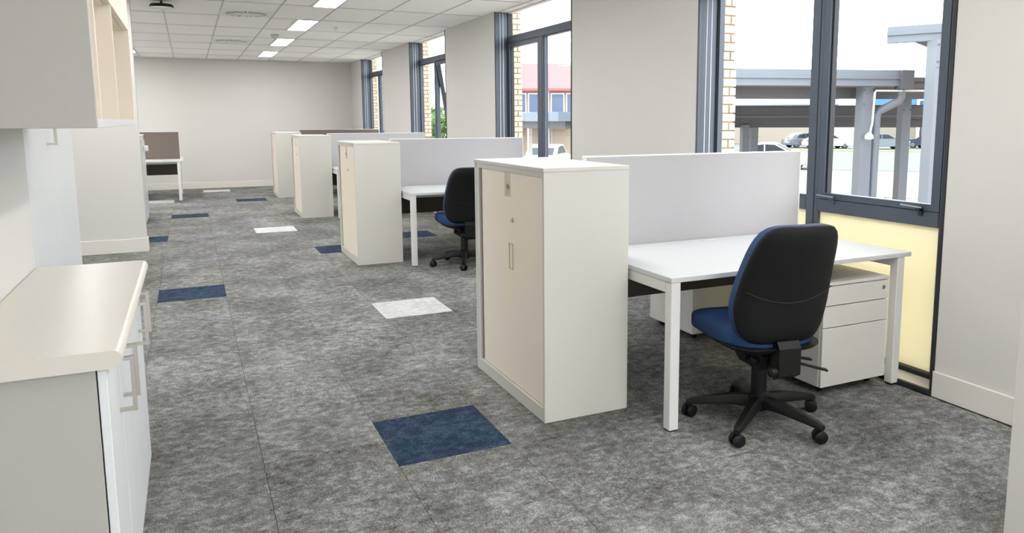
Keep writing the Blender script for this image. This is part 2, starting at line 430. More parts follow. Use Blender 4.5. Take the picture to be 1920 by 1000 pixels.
# ------------------------------------------------------------------ windows
XF0, XF1 = 3.53, 3.59
def window(i, y0, y1):
    ym = y0 + 1.065
    w = sempty(f'window_{i + 1}', ['dark framed window nearest the office chair, winders on its sash', 'dark framed tall window overlooking the red roofed building', 'dark framed tall window with a tilted open sash', 'dark framed tall window beside the far wall', 'added unseen dark framed tall window behind the white column'][i], 'window')
    for (a, b) in ((y0, y0 + .02), (y1 - .004, y1)):   # dark lining of the reveal
        MB().box(3.372, XF0, a, b, 0, HC).build('reveal_lining', 'alu', w)
        MB().box(3.362, 3.374, a - (0 if a < ym else .002), b, 0, HC).build('lining_edge', 'alu_dark', w)
    MB().box(XF0, XF1, y0 + .0, y0 + .155, 0, HC, .004, 1).build('jamb', 'alu', w)
    MB().box(XF0, XF1, y1 - .016, y1, 0, HC, .003, 1).build('jamb', 'alu_dark', w)
    MB().box(XF0 - .001, XF1 + .001, ym - .05, ym + .05, .045, 2.324, .004, 1).build('mullion', 'alu', w)
    MB().box(XF0 - .003, XF0 - .0005, ym - .022, ym - .016, .05, 2.32).build('mullion_groove', 'alu_dark', w)
    MB().box(XF0, XF1, y0 + .155, y1 - .016, 2.325, 2.41, .004, 1).build('transom', 'alu', w)
    for (a, b) in ((y0 + .155, ym - .05), (ym + .05, y1 - .016)): MB().box(XF0, XF1, a, b, .84, .922, .003, 1).build('transom', 'alu', w)
    MB().box(XF0, XF1, y0 + .155, y1 - .016, HC - .010, HC, .002, 1).build('head_rail', 'base', w)
    MB().box(XF0 - .012, XF1, y0 + .02, y1 - .004, .006, .045, .003, 1).build('bottom_rail', 'alu_dark', w)
    MB().box(3.374, XF0 - .012, y0 + .02, y1 - .004, 0, .02, .003, 1).build('sill', 'base', w, 'cream floor ledge below the yellow panel')
    MB().box(3.352, 3.374, y0, y1, 0, .026, .002, 1).build('floor_trim', 'alu_dark', w)
    for (a, b) in ((y0 + .155, ym - .05), (ym + .05, y1 - .016)):
        MB().box(3.556, 3.562, a, b, .045, .84).build('spandrel_panel', 'spandrel', w, 'translucent pale yellow panel')
        # sash or fixed light
        near = a < ym
        op = (near and i in (0, 2)) or ((not near) and i == 1)
        sw = .05 if op else .010
        sash_b = MB()
        tilt = R(9) if (i == 2 and near) else 0
        sx0, sx1 = (XF0 - .002, XF1 - .01) if op else (XF0 + .01, XF1 - .01)
        zl, zh = .925, 2.322
        piv = Vector((sx1, 0, zh))
        def rotv(o):
            if tilt:
                o.rotation_euler = (0, 0, 0)
                for v in o.data.vertices:
                    d = Vector(v.co) - piv
                    v.co = (piv.x + d.x * math.cos(tilt) - d.z * math.sin(tilt), v.co.y, piv.z + d.x * math.sin(tilt) + d.z * math.cos(tilt))
        s = MB()
        s.box(sx0, sx1, a, a + sw, zl, zh); s.box(sx0, sx1, b - sw, b, zl, zh)
        s.box(sx0, sx1, a + sw, b - sw, zl, zl + (.036 if op else .012)); s.box(sx0, sx1, a + sw, b - sw, zh - sw, zh)
        so = s.build('sash', 'alu', w); rotv(so)
        if op:
            g = MB()
            for (p, q) in ((a + sw, a + sw + .012), (b - sw - .012, b - sw)): g.box(sx0 + .015, sx1, p, q, zl + .036, zh - sw)
            go = g.build('gasket', 'alu_dark', so); rotv(go)
        pn = MB().box(sx0 + .03, sx0 + .036, a + sw, b - sw, zl + (.036 if op else .012), zh - sw).build('pane', 'glass', so); rotv(pn)
        if op and i == 0:
            for (yy, dark) in ((a + .73, 0), (a + .11, 1)):
                h = MB().box(sx0 - .03, sx0, yy - .015, yy + .015, zl - .004, zl + .016, .003, 1)
                h.box(sx0 - .006, sx0, yy - .012, yy + .012, zl - .03, zl)
                ho = h.build('winder', 'alu_dark' if dark else 'alu', so)
                MB().beam((sx0 - .03, yy - .03, zl + .018), (sx0 - .036, yy + .10, zl + .024), .012, .006).build('winder_handle', 'chrome', ho)
    MB().box(3.556, 3.562, y0 + .155, y1 - .016, 2.41, HC - .010).build('pane', 'glass', w)
    # blind cords hanging in front of the far reveal
    for k, (xx, sway) in enumerate(((3.425, .012), (3.458, .004))):
        pts = [(xx - sway * math.sin(t * 3.0) * t, y1 - .03 - .01 * k, HC - .02 - t * 2.1) for t in [j / 14 for j in range(15)]]
        MB().tube(pts, .0028, 6).build('blind_cord', 'cord', w)
    # brick return of the pier outside the far jamb
    return w
WINS = [window(i, WN[i], WF[i]) for i in range(5)]
lw = sempty('window_7', 'added unseen wide glazed window in the recess behind the tall white cupboard', 'window')  # unseen opening, added so daylight reaches the aisle faces of the cupboards
for yy in (4.7, 5.525, 6.35): MB().box(XL - .11, XL - .04, yy, yy + .05, .08, 2.5, .003, 1).build('mullion', 'alu', lw)
for zz in (.08, 2.45): MB().box(XL - .105, XL - .045, 4.75, 6.35, zz, zz + .05, .003, 1).build('rail', 'alu', lw)
for yy in (4.75, 5.575): MB().box(XL - .078, XL - .072, yy, yy + .775, .13, 2.45).build('pane', 'glass', lw)
nw = sempty('window_6', 'added unseen wide glazed window wall at the near end of the office', 'window')  # unseen glazing, added to throw daylight onto faces turned to the camera
for xx in (.15, 1.10, 2.05, 3.0): MB().box(xx, xx + .05, -3.16, -3.09, .08, 2.5, .003, 1).build('mullion', 'alu', nw)
for zz in (.08, 2.45): MB().box(.2, 3.0, -3.155, -3.095, zz, zz + .05, .003, 1).build('rail', 'alu', nw)
for xx in (.20, 1.15, 2.10): MB().box(xx, xx + .90, -3.128, -3.122, .13, 2.45).build('pane', 'glass', nw)

# brick leaf outside: each brick of the returns beside the two nearest windows is a piece
brick_m = {}
def bmesh_brick(w, h, d):
    k = (round(w, 3), round(h, 3), round(d, 3))
    if k not in brick_m:
        o = MB().box(0, w, 0, d, 0, h, .004, 1).build('brick', 'brick'); brick_m[k] = o.data; bpy.data.objects.remove(o)
    return brick_m[k]
CH = 0.0648
for i in range(4):
    y0 = WF[i] - .012
    y1 = (WN[i + 1] if i < 3 else 19.0)
    leaf = MB().box(3.59, 3.70, y0 + .012, y1, -1.35, HC + .3).build('wall_brick', 'mortar')
    struct(leaf, ['cream brick pier outside the first window', 'cream brick pier outside the second window', 'cream brick pier outside the third window', 'cream brick pier outside the fourth window'][i], 'wall')
    r = 0; z = 0.62
    if i >= 1: z += CH * 8
    while z < HC + .05:
        h = CH - .009
        if r % 2 == 0: spans = [(3.592, 3.714)]
        else: spans = [(3.592, 3.650), (3.659, 3.714)]
        for (a, b) in spans:
            jx = random.uniform(-.002, .002)
            piece(bmesh_brick(b - a, h, .05), 'brick', leaf, (a + jx, y0 + random.uniform(-.002, .002), z))
        z += CH; r += 1
# outer leaf of the wall on the near side of the first window
struct(MB().box(3.59, 3.70, WF[4], WN[0], -1.35, HC + .3).build('wall_brick', 'brick'), 'cream brick wall outside near the first window', 'wall')

# ------------------------------------------------------------------ ceiling fixtures
def ceiling_light(x, y, label, group):
    t = thing('ceiling_light', label, 'ceiling light', (x, y, HC), 0, group)
    f = MB()
    f.box(.004, .296, .006, .03, -.006, .010); f.box(.004, .296, 1.20, 1.224, -.006, .010)
    f.box(.004, .028, .03, 1.20, -.006, .010); f.box(.272, .296, .03, 1.20, -.006, .010)
    f.build('frame', 'steel_white', t)
    MB().box(.028, .272, .03, 1.20, -.001, .006).build('diffuser', 'lamp', t, 'glowing warm white diffuser')
for (lx, ly) in LIGHTS:
    if lx > 0:
        lab = {15.25: 'ceiling light panel over the aisle closest to the far wall', 12.79: 'ceiling light panel beside the grey dome smoke detector',
               10.33: 'ceiling light panel level with the swirl diffuser near the dark sensor', 7.87: 'ceiling light panel over the aisle beside the second cupboard'}.get(round(ly, 2), 'ceiling light panel over the near part of the aisle' if lx < 2 else 'added unseen ceiling light panel between the white column and the windows')
        ceiling_light(lx, ly, lab, 'ceiling lights over the aisle')
    else:
        lab = {(-1.08, 15.25): 'ceiling light panel peeping past the partition above the brown screen'}.get((lx, round(ly, 2)), 'ceiling light panel hidden behind the partition wall')
        ceiling_light(lx, ly, lab, 'ceiling lights on the partition side')

def vent(x, y, label):
    t = thing('air_diffuser', label, 'air vent', (x, y, HC))
    MB().box(-.29, .29, -.27, .27, -.004, .004, .001, 1).build('plate', 'white_plastic', t)
    n = 14
    for k in range(n):
        a = 2 * math.pi * k / n
        m_ = MB()
        pts = []
        for (rr, da) in ((.07, -.13), (.235, -.10), (.235, .16), (.07, .13)): pts.append((rr * math.cos(a + da), rr * math.sin(a + da) * .93))
        m_.prism(pts, 'z', -.0055, -.0035)
        m_.build('swirl_slot', 'dark_gap', t)
        MB().beam((.07 * math.cos(a - .1), .07 * math.sin(a - .1) * .93, -.010), (.235 * math.cos(a + .02), .235 * math.sin(a + .02) * .93, -.010), .03, .004).build('swirl_blade', 'white_plastic', t)
    MB().lathe([(.0, -.012), (.06, -.012), (.066, -.004)], 20).build('hub', 'white_plastic', t)
vent(.71, 10.04, 'square swirl air diffuser in the ceiling beside the dark sensor')
vent(.71, 13.56, 'square swirl air diffuser in the ceiling nearer the far wall')
t = thing('ceiling_sensor', 'dark disc shaped ceiling fitting hanging from the tiles by the partition', 'sensor', (-.18, 9.36, HC))
MB().lathe([(.012, 0), (.012, -.035), (.03, -.04)], 16).build('stem', 'black', t)
MB().lathe([(.05, -.03), (.11, -.036), (.12, -.062), (.115, -.068)], 24).build('housing', 'black', t)
MB().lathe([(.11, -.068), (.108, -.082), (.08, -.086)], 24).build('cover', 'white_plastic', t)
t = thing('smoke_detector', 'small grey dome smoke detector beside a ceiling light', 'smoke detector', (1.25, 12.3, HC))
MB().lathe([(.06, 0), (.06, -.015), (.055, -.018)], 20).build('base', 'tee', t)
MB().lathe([(.05, -.018), (.045, -.045), (.02, -.055)], 20).build('dome', 'tee', t, smooth=True)
t = thing('sprinkler', 'tiny sprinkler head in the ceiling between lights and windows', 'sprinkler', (1.92, 11.02, HC))
MB().lathe([(.035, 0), (.035, -.004), (.01, -.006), (.01, -.03)], 14).build('rose', 'white_plastic', t)
MB().lathe([(.02, -.03), (.02, -.034)], 12).build('deflector', 'nickel', t)

# ------------------------------------------------------------------ tambour cupboards
CD, CW, CHT = .447, .922, 1.199
def cupboard(x, y, label, key=True, tape=True, slot=False):
    t = thing('tambour_cupboard', label, 'cupboard', (x, y, 0), 0, 'tambour cupboards at the desk ends')
    MB().box(.0, CD, 0, .02, 0, CHT - .02, .002, 1).build('side_panel', 'cab', t)
    MB().box(.0, CD, CW - .02, CW, 0, CHT - .02, .002, 1).build('side_panel', 'cab', t)
    MB().box(CD - .018, CD, .02, CW - .02, .0, CHT - .02).build('back_panel', 'cab', t)
    MB().box(-.003, CD, -.001, CW + .001, CHT - .02, CHT, .003, 2).build('top_panel', 'cab', t)
    MB().box(.0, CD - .018, .02, CW - .02, 0, .07, .002, 1).build('plinth', 'cab', t)
    MB().box(.006, .03, .02, CW - .02, CHT - .045, CHT - .02).build('head_rail', 'cab', t)
    MB().box(.002, .03, CW - .065, CW - .02, .07, CHT - .045, .002, 1).build('frame_stile', 'cab', t)
    MB().box(.018, .03, CW - .10, CW - .065, .07, CHT - .045).build('door_slot', 'dark_gap', t)
    d = MB().box(.012, .022, .02, CW - .088, .072, CHT - .047, .001, 1).build('tambour_door', 'tambour', t, 'beige tambour door')
    MB().lathe([(.012, .012), (.012, .004), (.009, .003)], 16, (0, .40, .917), 'x').build('lock', 'nickel', d)
    if slot:
        s = MB().box(.007, .0115, .395, .40, .662, .797); s.box(.007, .0115, .44, .445, .662, .797)
        s.box(.007, .0115, .40, .44, .792, .797); s.box(.007, .0115, .40, .44, .662, .667)
        s.build('handle_recess', 'cab', d)
    if tape: MB().box(.0108, .0114, .42, .50, 1.03, 1.155).build('tape', 'tape', d, 'strip of clear sticky tape')
    if key:
        k = MB().lathe([(.012, .010), (.012, .002)], 14, (0, .46, 1.083), 'x')
        k.box(.004, .007, .452, .458, 1.05, 1.08); k.build('key', 'nickel', d, 'taped-on key')
    return t
cupboard(1.423, 3.081, 'cream tambour cupboard at the end of the desk with the large office chair', slot=True)
cupboard(1.423, 7.427, 'cream tambour cupboard beside the partly hidden blue office chair')
cupboard(1.423, 11.474, 'cream tambour cupboard at the third pair of desks, no key taped on', key=False)
cupboard(1.423, 14.705, 'cream tambour cupboard at the last pair of desks by the far wall', tape=False)
t = thing('tambour_cupboard', 'white cupboard standing just behind the partition wall end', 'cupboard', (-.60, 11.75, 0))
MB().box(-.45, 0, 0, .92, 0, 1.20, .003, 1).build('carcass', 'desk_white', t)
MB().box(-.46, .006, -.004, .925, 1.20, 1.222, .003, 1).build('top_panel', 'desk_white', t)
MB().box(.0, .012, .04, .88, .08, 1.15, .002, 1).build('tambour_door', 'desk_white', t)
MB().box(.012, .075, .40, .46, .99, 1.07, .012, 2).build('door_pull', 'white_plastic', t)

# ------------------------------------------------------------------ desks, screens, pedestals
DX0, DX1, DH = 1.885, 3.405, .717
def bench(ys, label, x0=DX0, x1=DX1, dn=.876, df=.89, brown=False, grp='bench desks along the windows'):
    t = thing('bench_desk', label, 'desk', (0, ys, 0), 0, grp)
    th = .024
    for (a, b) in ((-dn, -.02), (.02, df)):
        d = MB().box(x0, x1, a, b, DH - th, DH, .003, 2).build('desktop', 'desk_white', t)
        yy = -.085 if b < 0.1 else .085
        MB().box(x0 + .76, x0 + .86, yy - .022, yy + .022, DH, DH + .002, .001, 1).build('cable_flap', 'steel_white', d)
    lw = .05
    xr = x1 - .045
    for (lx0, lx1) in ((x0 + .002, x0 + .002 + lw), (xr - lw, xr)):
        for (ly0, ly1) in ((-dn + .002, -dn + .002 + lw), (df - .002 - lw, df - .002)):
            l = MB().box(lx0, lx1, ly0, ly1, .006, DH - th, .003, 1).build('leg', 'steel_white', t)
            MB().box(lx0 + .004, lx1 - .004, ly0 + .004, ly1 - .004, 0, .008).build('foot', 'black', l)
        MB().box(lx0, lx1, -dn + .002 + lw, df - .002 - lw, DH - th - .05, DH - th, .002, 1).build('side_rail', 'steel_white', t)
    MB().box(x0 + .06, xr - .06, -dn + .30, -dn + .34, DH - th - .05, DH - th - .001).build('cross_beam', 'steel_white', t)
    MB().box(x0 + .06, xr - .06, df - .34, df - .30, DH - th - .05, DH - th - .001).build('cross_beam', 'steel_white', t)
    m_ = MB().box(x0 + .06, xr - .06, -.045, -.03, .425, DH - th - .002); m_.box(x0 + .06, xr - .06, .03, .045, .425, DH - th - .002)
    m_.box(x0 + .06, xr - .06, -.03, .03, .425, .432)
    m_.build('cable_tray', 'modesty', t, 'dark cable tray')
def screen(ys, label, x0=1.905, x1=3.43, mat='screen', zt=1.219):
    t = thing('desk_screen', label, 'screen', (0, ys, 0), 0, 'desk divider screens')
    MB().box(x0 + .006, x1 - .006, -.014, .014, DH - .02, zt - .006, .003, 1).build('fabric_panel', mat, t)
    f = MB().box(x0, x1, -.016, .016, zt - .008, zt, .002, 1).box(x0, x0 + .008, -.016, .016, DH - .02, zt - .008).box(x1 - .008, x1, -.016, .016, DH - .02, zt - .008)
    f.build('trim', 'white_plastic', t)
    for xx in (x0 + .3, x1 - .3): MB().box(xx - .03, xx + .03, -.0195, .0195, DH - .06, DH - .02).build('bracket', 'steel_white', t)
YS = [3.613, 7.996, 12.026, 15.25]
bench(YS[0], 'white bench desk with the large blue office chair in front')
bench(YS[1], 'white bench desk with the partly hidden blue office chair')
bench(YS[2], 'white bench desk mostly hidden behind the second cupboard')
bench(YS[3], 'white bench desk at the end beside the far wall')
screen(YS[0], 'light grey fabric screen on the desk with the large blue chair')
screen(YS[1], 'light grey fabric screen on the second desk from the near window')
screen(YS[2], 'light grey fabric screen on the third desk from the near window')
screen(YS[3], 'dark brown fabric screen on the last desk by the windows', mat='screen_brown', zt=1.245)
# desk on the other side of the aisle
bench(15.75, 'white bench desk with brown screen behind the partition', x0=-1.75, x1=-.12, dn=.75, df=.75, grp='bench desks by the partition')
screen(15.75, 'dark brown fabric screen on the desk behind the partition', x0=-1.73, x1=-.16, mat='screen_brown', zt=1.222)

def pedestal(x, y, rz, label):
    t = thing('mobile_pedestal', label, 'drawers', (x, y, 0), rz, 'mobile drawer pedestals')
    W, D_ = .462, .50
    MB().box(0, W, .018, D_, .045, .575, .002, 1).build('body', 'ped', t)
    MB().box(-.002, W + .002, -.001, D_ + .002, .575, .592, .003, 1).build('top_panel', 'ped', t)
    for (a, b) in ((.472, .571), (.358, .467), (.045, .353)):
        d = MB().box(.002, W - .002, 0, .018, a, b, .002, 1).build('drawer', 'ped', t)
        if a > .45:
            MB().lathe([(.010, .0), (.010, -.005), (.007, -.006)], 14, (W - .045, 0, .535), 'y').build('lock', 'nickel', d)
    for (cx, cy) in ((.06, .07), (W - .06, .07), (.06, D_ - .07), (W - .06, D_ - .07)):
        c = MB().lathe([(.02, -.012), (.022, -.008), (.022, .008), (.02, .012)], 16, (cx, cy, .022), 'x').build('castor', 'black', t)
        MB().box(cx - .016, cx + .016, cy - .014, cy + .014, .03, .046).build('castor_fork', 'black', c)
pedestal(2.835, 2.775, 0, 'white three drawer pedestal under the desk beside the window')
pedestal(2.83 + .462, 3.87 + .50, math.pi, 'white drawer pedestal facing away under the far side of that desk')

# ------------------------------------------------------------------ office chairs
def chair(x, y, rz, base_rot, label):
    t = thing('office_chair', label, 'chair', (x, y, 0), rz, 'blue office chairs')
    # five star base
    for k in range(5):
        a = base_rot - rz + k * 2 * math.pi / 5
        ca, sa = math.cos(a), math.sin(a)
        b = MB()
        prof = [(.03, .105, .030, .045), (.12, .105, .027, .040), (.22, .092, .022, .032), (.31, .078, .019, .024), (.335, .070, .012, .016)]
        rings = []
        for (rr, zc, hw, hh) in prof:
            ring = []
            for (sx, sz) in ((-1, -.9), (1, -.9), (1, .2), (.55, 1), (-.55, 1), (-1, .2)):
                ring.append(b.bm.verts.new((rr * ca - sx * hw * sa, rr * sa + sx * hw * ca, zc + sz * hh * .62)))
            rings.append(ring)
        for i in range(len(rings) - 1):
            for q in range(6): b.bm.faces.new([rings[i][q], rings[i][(q + 1) % 6], rings[i + 1][(q + 1) % 6], rings[i + 1][q]])
        b.bm.faces.new(rings[0][::-1]); b.bm.faces.new(rings[-1])
        leg = b.build('base_arm', 'black', t, smooth=True)
        cx, cy = .318 * ca, .318 * sa
        c = MB().tube([(cx, cy, .085), (cx, cy, .045)], .010, 10).build('castor', 'black', t)
        sw = a + (.9 if k % 2 else -.7)
        dx, dy = math.cos(sw), math.sin(sw)
        for s in (-1, 1):
            wm = MB()
            ex, ey = cx - dy * .017 * s, cy + dx * .017 * s
            p0 = Vector((ex + dy * .009, ey - dx * .009, .029)); p1 = Vector((ex - dy * .009, ey + dx * .009, .029))
            n = 5
            wm.tube([p0, p0.lerp(p1, .15), p0.lerp(p1, .85), p1], [.024, .029, .029, .024], 20)
            wm.build('castor_wheel', 'black', c, smooth=True)
        MB().box(-.012, .012, -.012, .012, -.012, .012, .004, 1)
    MB().lathe([(.045, .065), (.052, .075), (.050, .14), (.034, .155)], 24).build('hub', 'black', t, smooth=True)
    MB().lathe([(.036, .13), (.036, .27), (.028, .275), (.028, .33)], 24).build('gas_column', 'black', t, smooth=True)
    # mechanism under the seat
    m_ = MB().prism([(-.16, .37), (-.13, .30), (.04, .30), (.15, .375)], 'x', -.085, .085)
    mech = m_.build('seat_mechanism', 'black', t)
    for yy in (-.10, -.03):
        MB().lathe([(.018, -.002), (.018, -.022), (.012, -.026)], 16, (-.085, yy, .335), 'x').build('pivot_cap', 'black_shell', mech, smooth=True)
    for (p, q) in (((.085, -.10, .32), (.26, -.15, .27)), ((.085, .0, .32), (.26, -.03, .285))):
        MB().beam(p, q, .026, .009).build('lever', 'black', mech)
    # seat cushion
    def sup(a, r, n=3.2):
        c, s = math.cos(a), math.sin(a)
        k = (abs(c) ** n + abs(s) ** n) ** (-1 / n)
        return c * k * r, s * k * r
    def seat_out(a, r):
        u, v = sup(a, r)
        wide = .955 + .085 * v
        return u * .25 * wide, v * .258 + .072
    def seat_fn(u, v, h):
        vv = (v - .072) / .258; uu = u / .25
        dip = .018 * uu * uu - .012 * math.cos(vv * 2.2)
        water = -.055 * max(0, vv - .35) ** 2 / .42
        tilt = .012 * vv
        z = .455 + h + (dip + water if h > 0 else water * .75) + tilt
        return (u, v, z)
    MB().pillow(seat_out, 9, 56, lambda r: .040 * max(0.0, 1 - r ** 5) ** .5 + .014, lambda r: -.038 * max(0.0, 1 - r ** 5) ** .5 - .022, seat_fn).build('seat_cushion', 'blue_fab', t, 'blue upholstered seat', True)
    def pan_out(a, r):
        u, v = sup(a, r, 3.6); return u * .225, v * .215 + .0
    MB().pillow(pan_out, 5, 40, lambda r: .0, lambda r: -.045 * max(0.0, 1 - r ** 3) ** .6 - .006, lambda u, v, h: (u, v, .418 + h)).build('seat_pan', 'black', t, None, True)
    # backrest: shell behind, blue cushion in front
    def halfw(tv):   # tv -1 bottom .. 1 top
        if tv > -.3: return .236 - .050 * ((tv + .3) / 1.3) ** 1.35
        return .236 - .033 * ((-.3 - tv) / .7) ** 1.6
    def back_out(a, r, grow=1.0):
        u, v = sup(a, r, 6.0)
        return u * halfw(v) * grow, v * .272 * grow
    def back_fn(u, v, h):
        tv = v / .272
        # lumbar curve in side view, wrap-around in plan
        yb = -.248 + .03 * math.cos((tv + .35) * 1.5) - .055 * tv
        wrap = .9 * u * u
        return (u, yb + wrap + h, .702 + v)
    MB().pillow(lambda a, r: back_out(a, r, 1.0), 9, 64, lambda r: .02 * max(0, 1 - r ** 6) + .002, lambda r: -.030 * max(0.0, 1 - r ** 7) ** .5 - .006, back_fn).build('back_shell', 'black_shell', t, 'black plastic back shell', True)
    MB().pillow(lambda a, r: back_out(a, r, 1.0), 9, 64, lambda r: .036 * max(0.0, 1 - r ** 5) ** .5 + .042, lambda r: .004, back_fn).build('back_cushion', 'blue_fab', t, 'blue upholstered back cushion', True)
    sm = []
    for j in range(25):
        q = -1 + 2 * j / 24; v = -.075 + .055 * q * q
        u = q * halfw(v / .272) * .93
        p = back_fn(u, v, -.036); sm.append(p)
    MB().tube(sm, .0025, 6).build('shell_seam', 'black', t, None, True)
    # spine bracket carrying the back
    MB().prism([(-.235, .30), (-.195, .275), (-.165, .34), (-.165, .45), (-.215, .45), (-.235, .42)], 'x', -.055, .055).build('back_bracket', 'black', t)
    MB().prism([(-.22, .30), (-.10, .325), (-.10, .37), (-.20, .37)], 'x', -.05, .05).build('bracket_arm', 'black', t)
    MB().lathe([(.018, 0), (.022, -.01), (.022, -.03), (.016, -.034)], 18, (-.06, -.22, .32), 'x').build('adjusting_knob', 'black', t, smooth=True)
    return t
chair(2.338, 2.668, R(-8), R(69.6), 'blue and black office chair at the desk beside the yellow panel')
chair(2.385, 7.03, R(-3), R(33), 'blue and black office chair partly hidden behind the first cupboard')

# ------------------------------------------------------------------ joinery on the near side
XJ = -.512
t = thing('base_cabinet', 'white low storage cabinet with bar handles below the laminate counter', 'cabinet', (0, 0, 0))
MB().box(XJ + .001, -.222, 1.945, 1.963, .0, .857, .001, 1).build('side_panel', 'joinery_side', t)
MB().box(XJ, -.222, 3.132, 3.15, .0, .857, .001, 1).build('side_panel', 'joinery_side', t)
MB().box(XJ, -.235, 1.963, 3.132, .15, .857).build('carcass', 'joinery_side', t)
MB().box(XJ, -.27, 1.963, 3.132, 0, .15).build('kickboard', 'joinery_side', t)
for (a, b, hy) in ((1.945, 2.224, 2.165), (2.227, 2.56, 2.285), (2.563, 2.892, 2.81), (2.895, 3.15, 2.98)):
    d = MB().box(-.219, -.200, a, b, .15, .853, .0015, 1).build('door', 'joinery_door', t)
    h = MB()
    for (p, q, z0, z1) in ((-.2005, -.170, .807, .817), (-.2005, -.170, .673, .683), (-.170, -.160, .672, .818)): h.box(p, q, hy - .005, hy + .005, z0, z1)
    h.build('handle', 'nickel', d, 'brushed nickel bar handle')
ct = MB()
prof = [(XJ, .858)] + [(-.186 + .021 * math.cos(R(a)), .879 + .021 * math.sin(R(a))) for a in range(-90, 91, 15)] + [(XJ, .90)]
ct.prism(prof, 'y', 1.925, 3.165)
o = ct.build('countertop', 'counter', None, 'cream laminate countertop with rounded front edge', True); o['category'] = 'countertop'
t = thing('pigeonhole_cabinet', 'wall hung cabinet with open pigeonholes above the counter', 'cabinet', (0, 0, 0))
OY0, OY1 = 1.93, 3.285
XO = -.178
MB().box(XJ, XO, OY0, OY0 + .02, 1.398, 2.45, .0012, 1).build('end_panel', 'joinery_side', t)
MB().box(XJ, XO, OY1 - .018, OY1, 1.398, 2.45, .0012, 1).build('end_panel', 'tambour', t)
MB().box(XJ, XO, OY0 + .02, OY1 - .018, 1.398, 1.418, .001, 1).build('bottom_panel', 'joinery_door', t)
MB().box(XJ, XJ + .012, OY0 + .02, OY1 - .018, 1.418, 2.45).build('back_panel', 'tambour', t)
MB().box(XJ + .012, XO, OY0 + .02, OY1 - .018, 2.43, 2.45).build('top_panel', 'joinery_side', t)
MB().box(XJ + .012, XO - .02, OY0 + .02, OY1 - .018, 1.745, 1.763).build('shelf', 'tambour', t)
for yy in (2.085, 2.585): MB().box(XJ + .012, XO - .004, yy, yy + .018, 1.418, 1.745).build('divider', 'tambour', t)
MB().box(XJ + .012, XO - .004, 1.985, 1.997, 1.418, 1.745).build('divider', 'tambour', t)
for (a, b) in ((OY0 + .021, 2.60), (2.603, OY1 - .019)):
    MB().box(XO - .019, XO - .001, a, b, 1.745, 2.43, .001, 1).build('door', 'tambour', t)
t = thing('tall_cupboard', 'tall white cupboard with a bar handle beyond the counter', 'cupboard', (0, 0, 0))
MB().box(-.945, -.537, 3.185, 4.40, 0, 2.40).build('carcass', 'joinery_door', t)
for (a, b) in ((3.185, 3.80), (3.803, 4.40)):
    d = MB().box(-.536, -.517, a, b, .08, 2.395, .0012, 1).build('door', 'joinery_door', t)
    if a < 3.5:
        h = MB()
        for (p, q, z0, z1) in ((-.5175, -.492, 1.317, 1.327), (-.5175, -.492, 1.451, 1.461), (-.492, -.482, 1.316, 1.462)): h.box(p, q, 3.66, 3.672, z0, z1)
        h.build('handle', 'nickel', d, 'brushed nickel bar handle')

# ------------------------------------------------------------------ outdoors
GZ = -1.35
ef = Vector((.717, .697, 0)); er = Vector((.697, -.717, 0))
struct(MB().box(3.71, 160, -60, 220, GZ - .3, GZ).build('ground', 'pave'), 'pale pinkish paved ground outside the windows', 'ground')
struct(MB().box(-60, 3.71, -80, -3.2, GZ - .3, GZ).build('ground', 'pave'), 'pale pinkish paved ground outside the near end', 'ground')
struct(MB().box(-80, XL - .15, -3.2, 60, GZ - .3, GZ).build('ground', 'pave'), 'pale pinkish paved ground beyond the recess window', 'ground')
struct(MB().box(3.72, 6.6, -40, 60, GZ, GZ + .03).build('bounce_path', 'concrete'), 'pale concrete footpath added out of view along the building to reflect daylight', 'path')  # pale strip below the sills, added to bounce daylight up to the ceiling
def slab(name, s0, s1, t0, t1, z0, z1, mat, label, cat):
    m_ = MB(); c = [ef * s + er * t_ for (s, t_) in ((s0, t0), (s1, t0), (s1, t1), (s0, t1))]
    m_.prism([(p.x, p.y) for p in c], 'z', z0, z1)
    return struct(m_.build(name, mat), label, cat)
slab('road', 44, 70, -14, 70, GZ, GZ + .02, 'road', 'pale grey asphalt road beyond the carports', 'road')
slab('grass_verge', 70, 74, -14, 70, GZ, GZ + .05, 'grass', 'strip of green grass beside the parked cars', 'grass')
slab('car_park', 74, 110, -40, 70, GZ, GZ + .02, 'road', 'pale car park surface in front of the far buildings', 'road')

def post(parent, x, y, z1, s=.15, mat='galv', rz=-.28):
    c, sn = math.cos(rz), math.sin(rz)
    m_ = MB(); h = s / 2
    pts = [(x + a * c - b * sn, y + a * sn + b * c) for (a, b) in ((-h, -h), (h, -h), (h, h), (-h, h))]
    m_.prism(pts, 'z', GZ, z1)
    p = m_.build('post', mat, parent)
    h2 = h + .008
    m2 = MB(); pts = [(x + a * c - b * sn, y + a * sn + b * c) for (a, b) in ((-h, -h2), (h * .9, -h2), (h * .9, -h), (-h, -h))]
    m2.prism(pts, 'z', z1 - .30, z1)
    pl = m2.build('bolt_plate', mat, p)
    for zz in (z1 - .05, z1 - .24):
        for q in (-.4, .4):
            bx, by = x + q * s * c + h2 * sn, y + q * s * sn - h2 * c
            MB().tube([(bx, by, zz), (bx + .012 * sn, by - .012 * c, zz)], .012, 8).build('bolt', 'galv_dark', p)
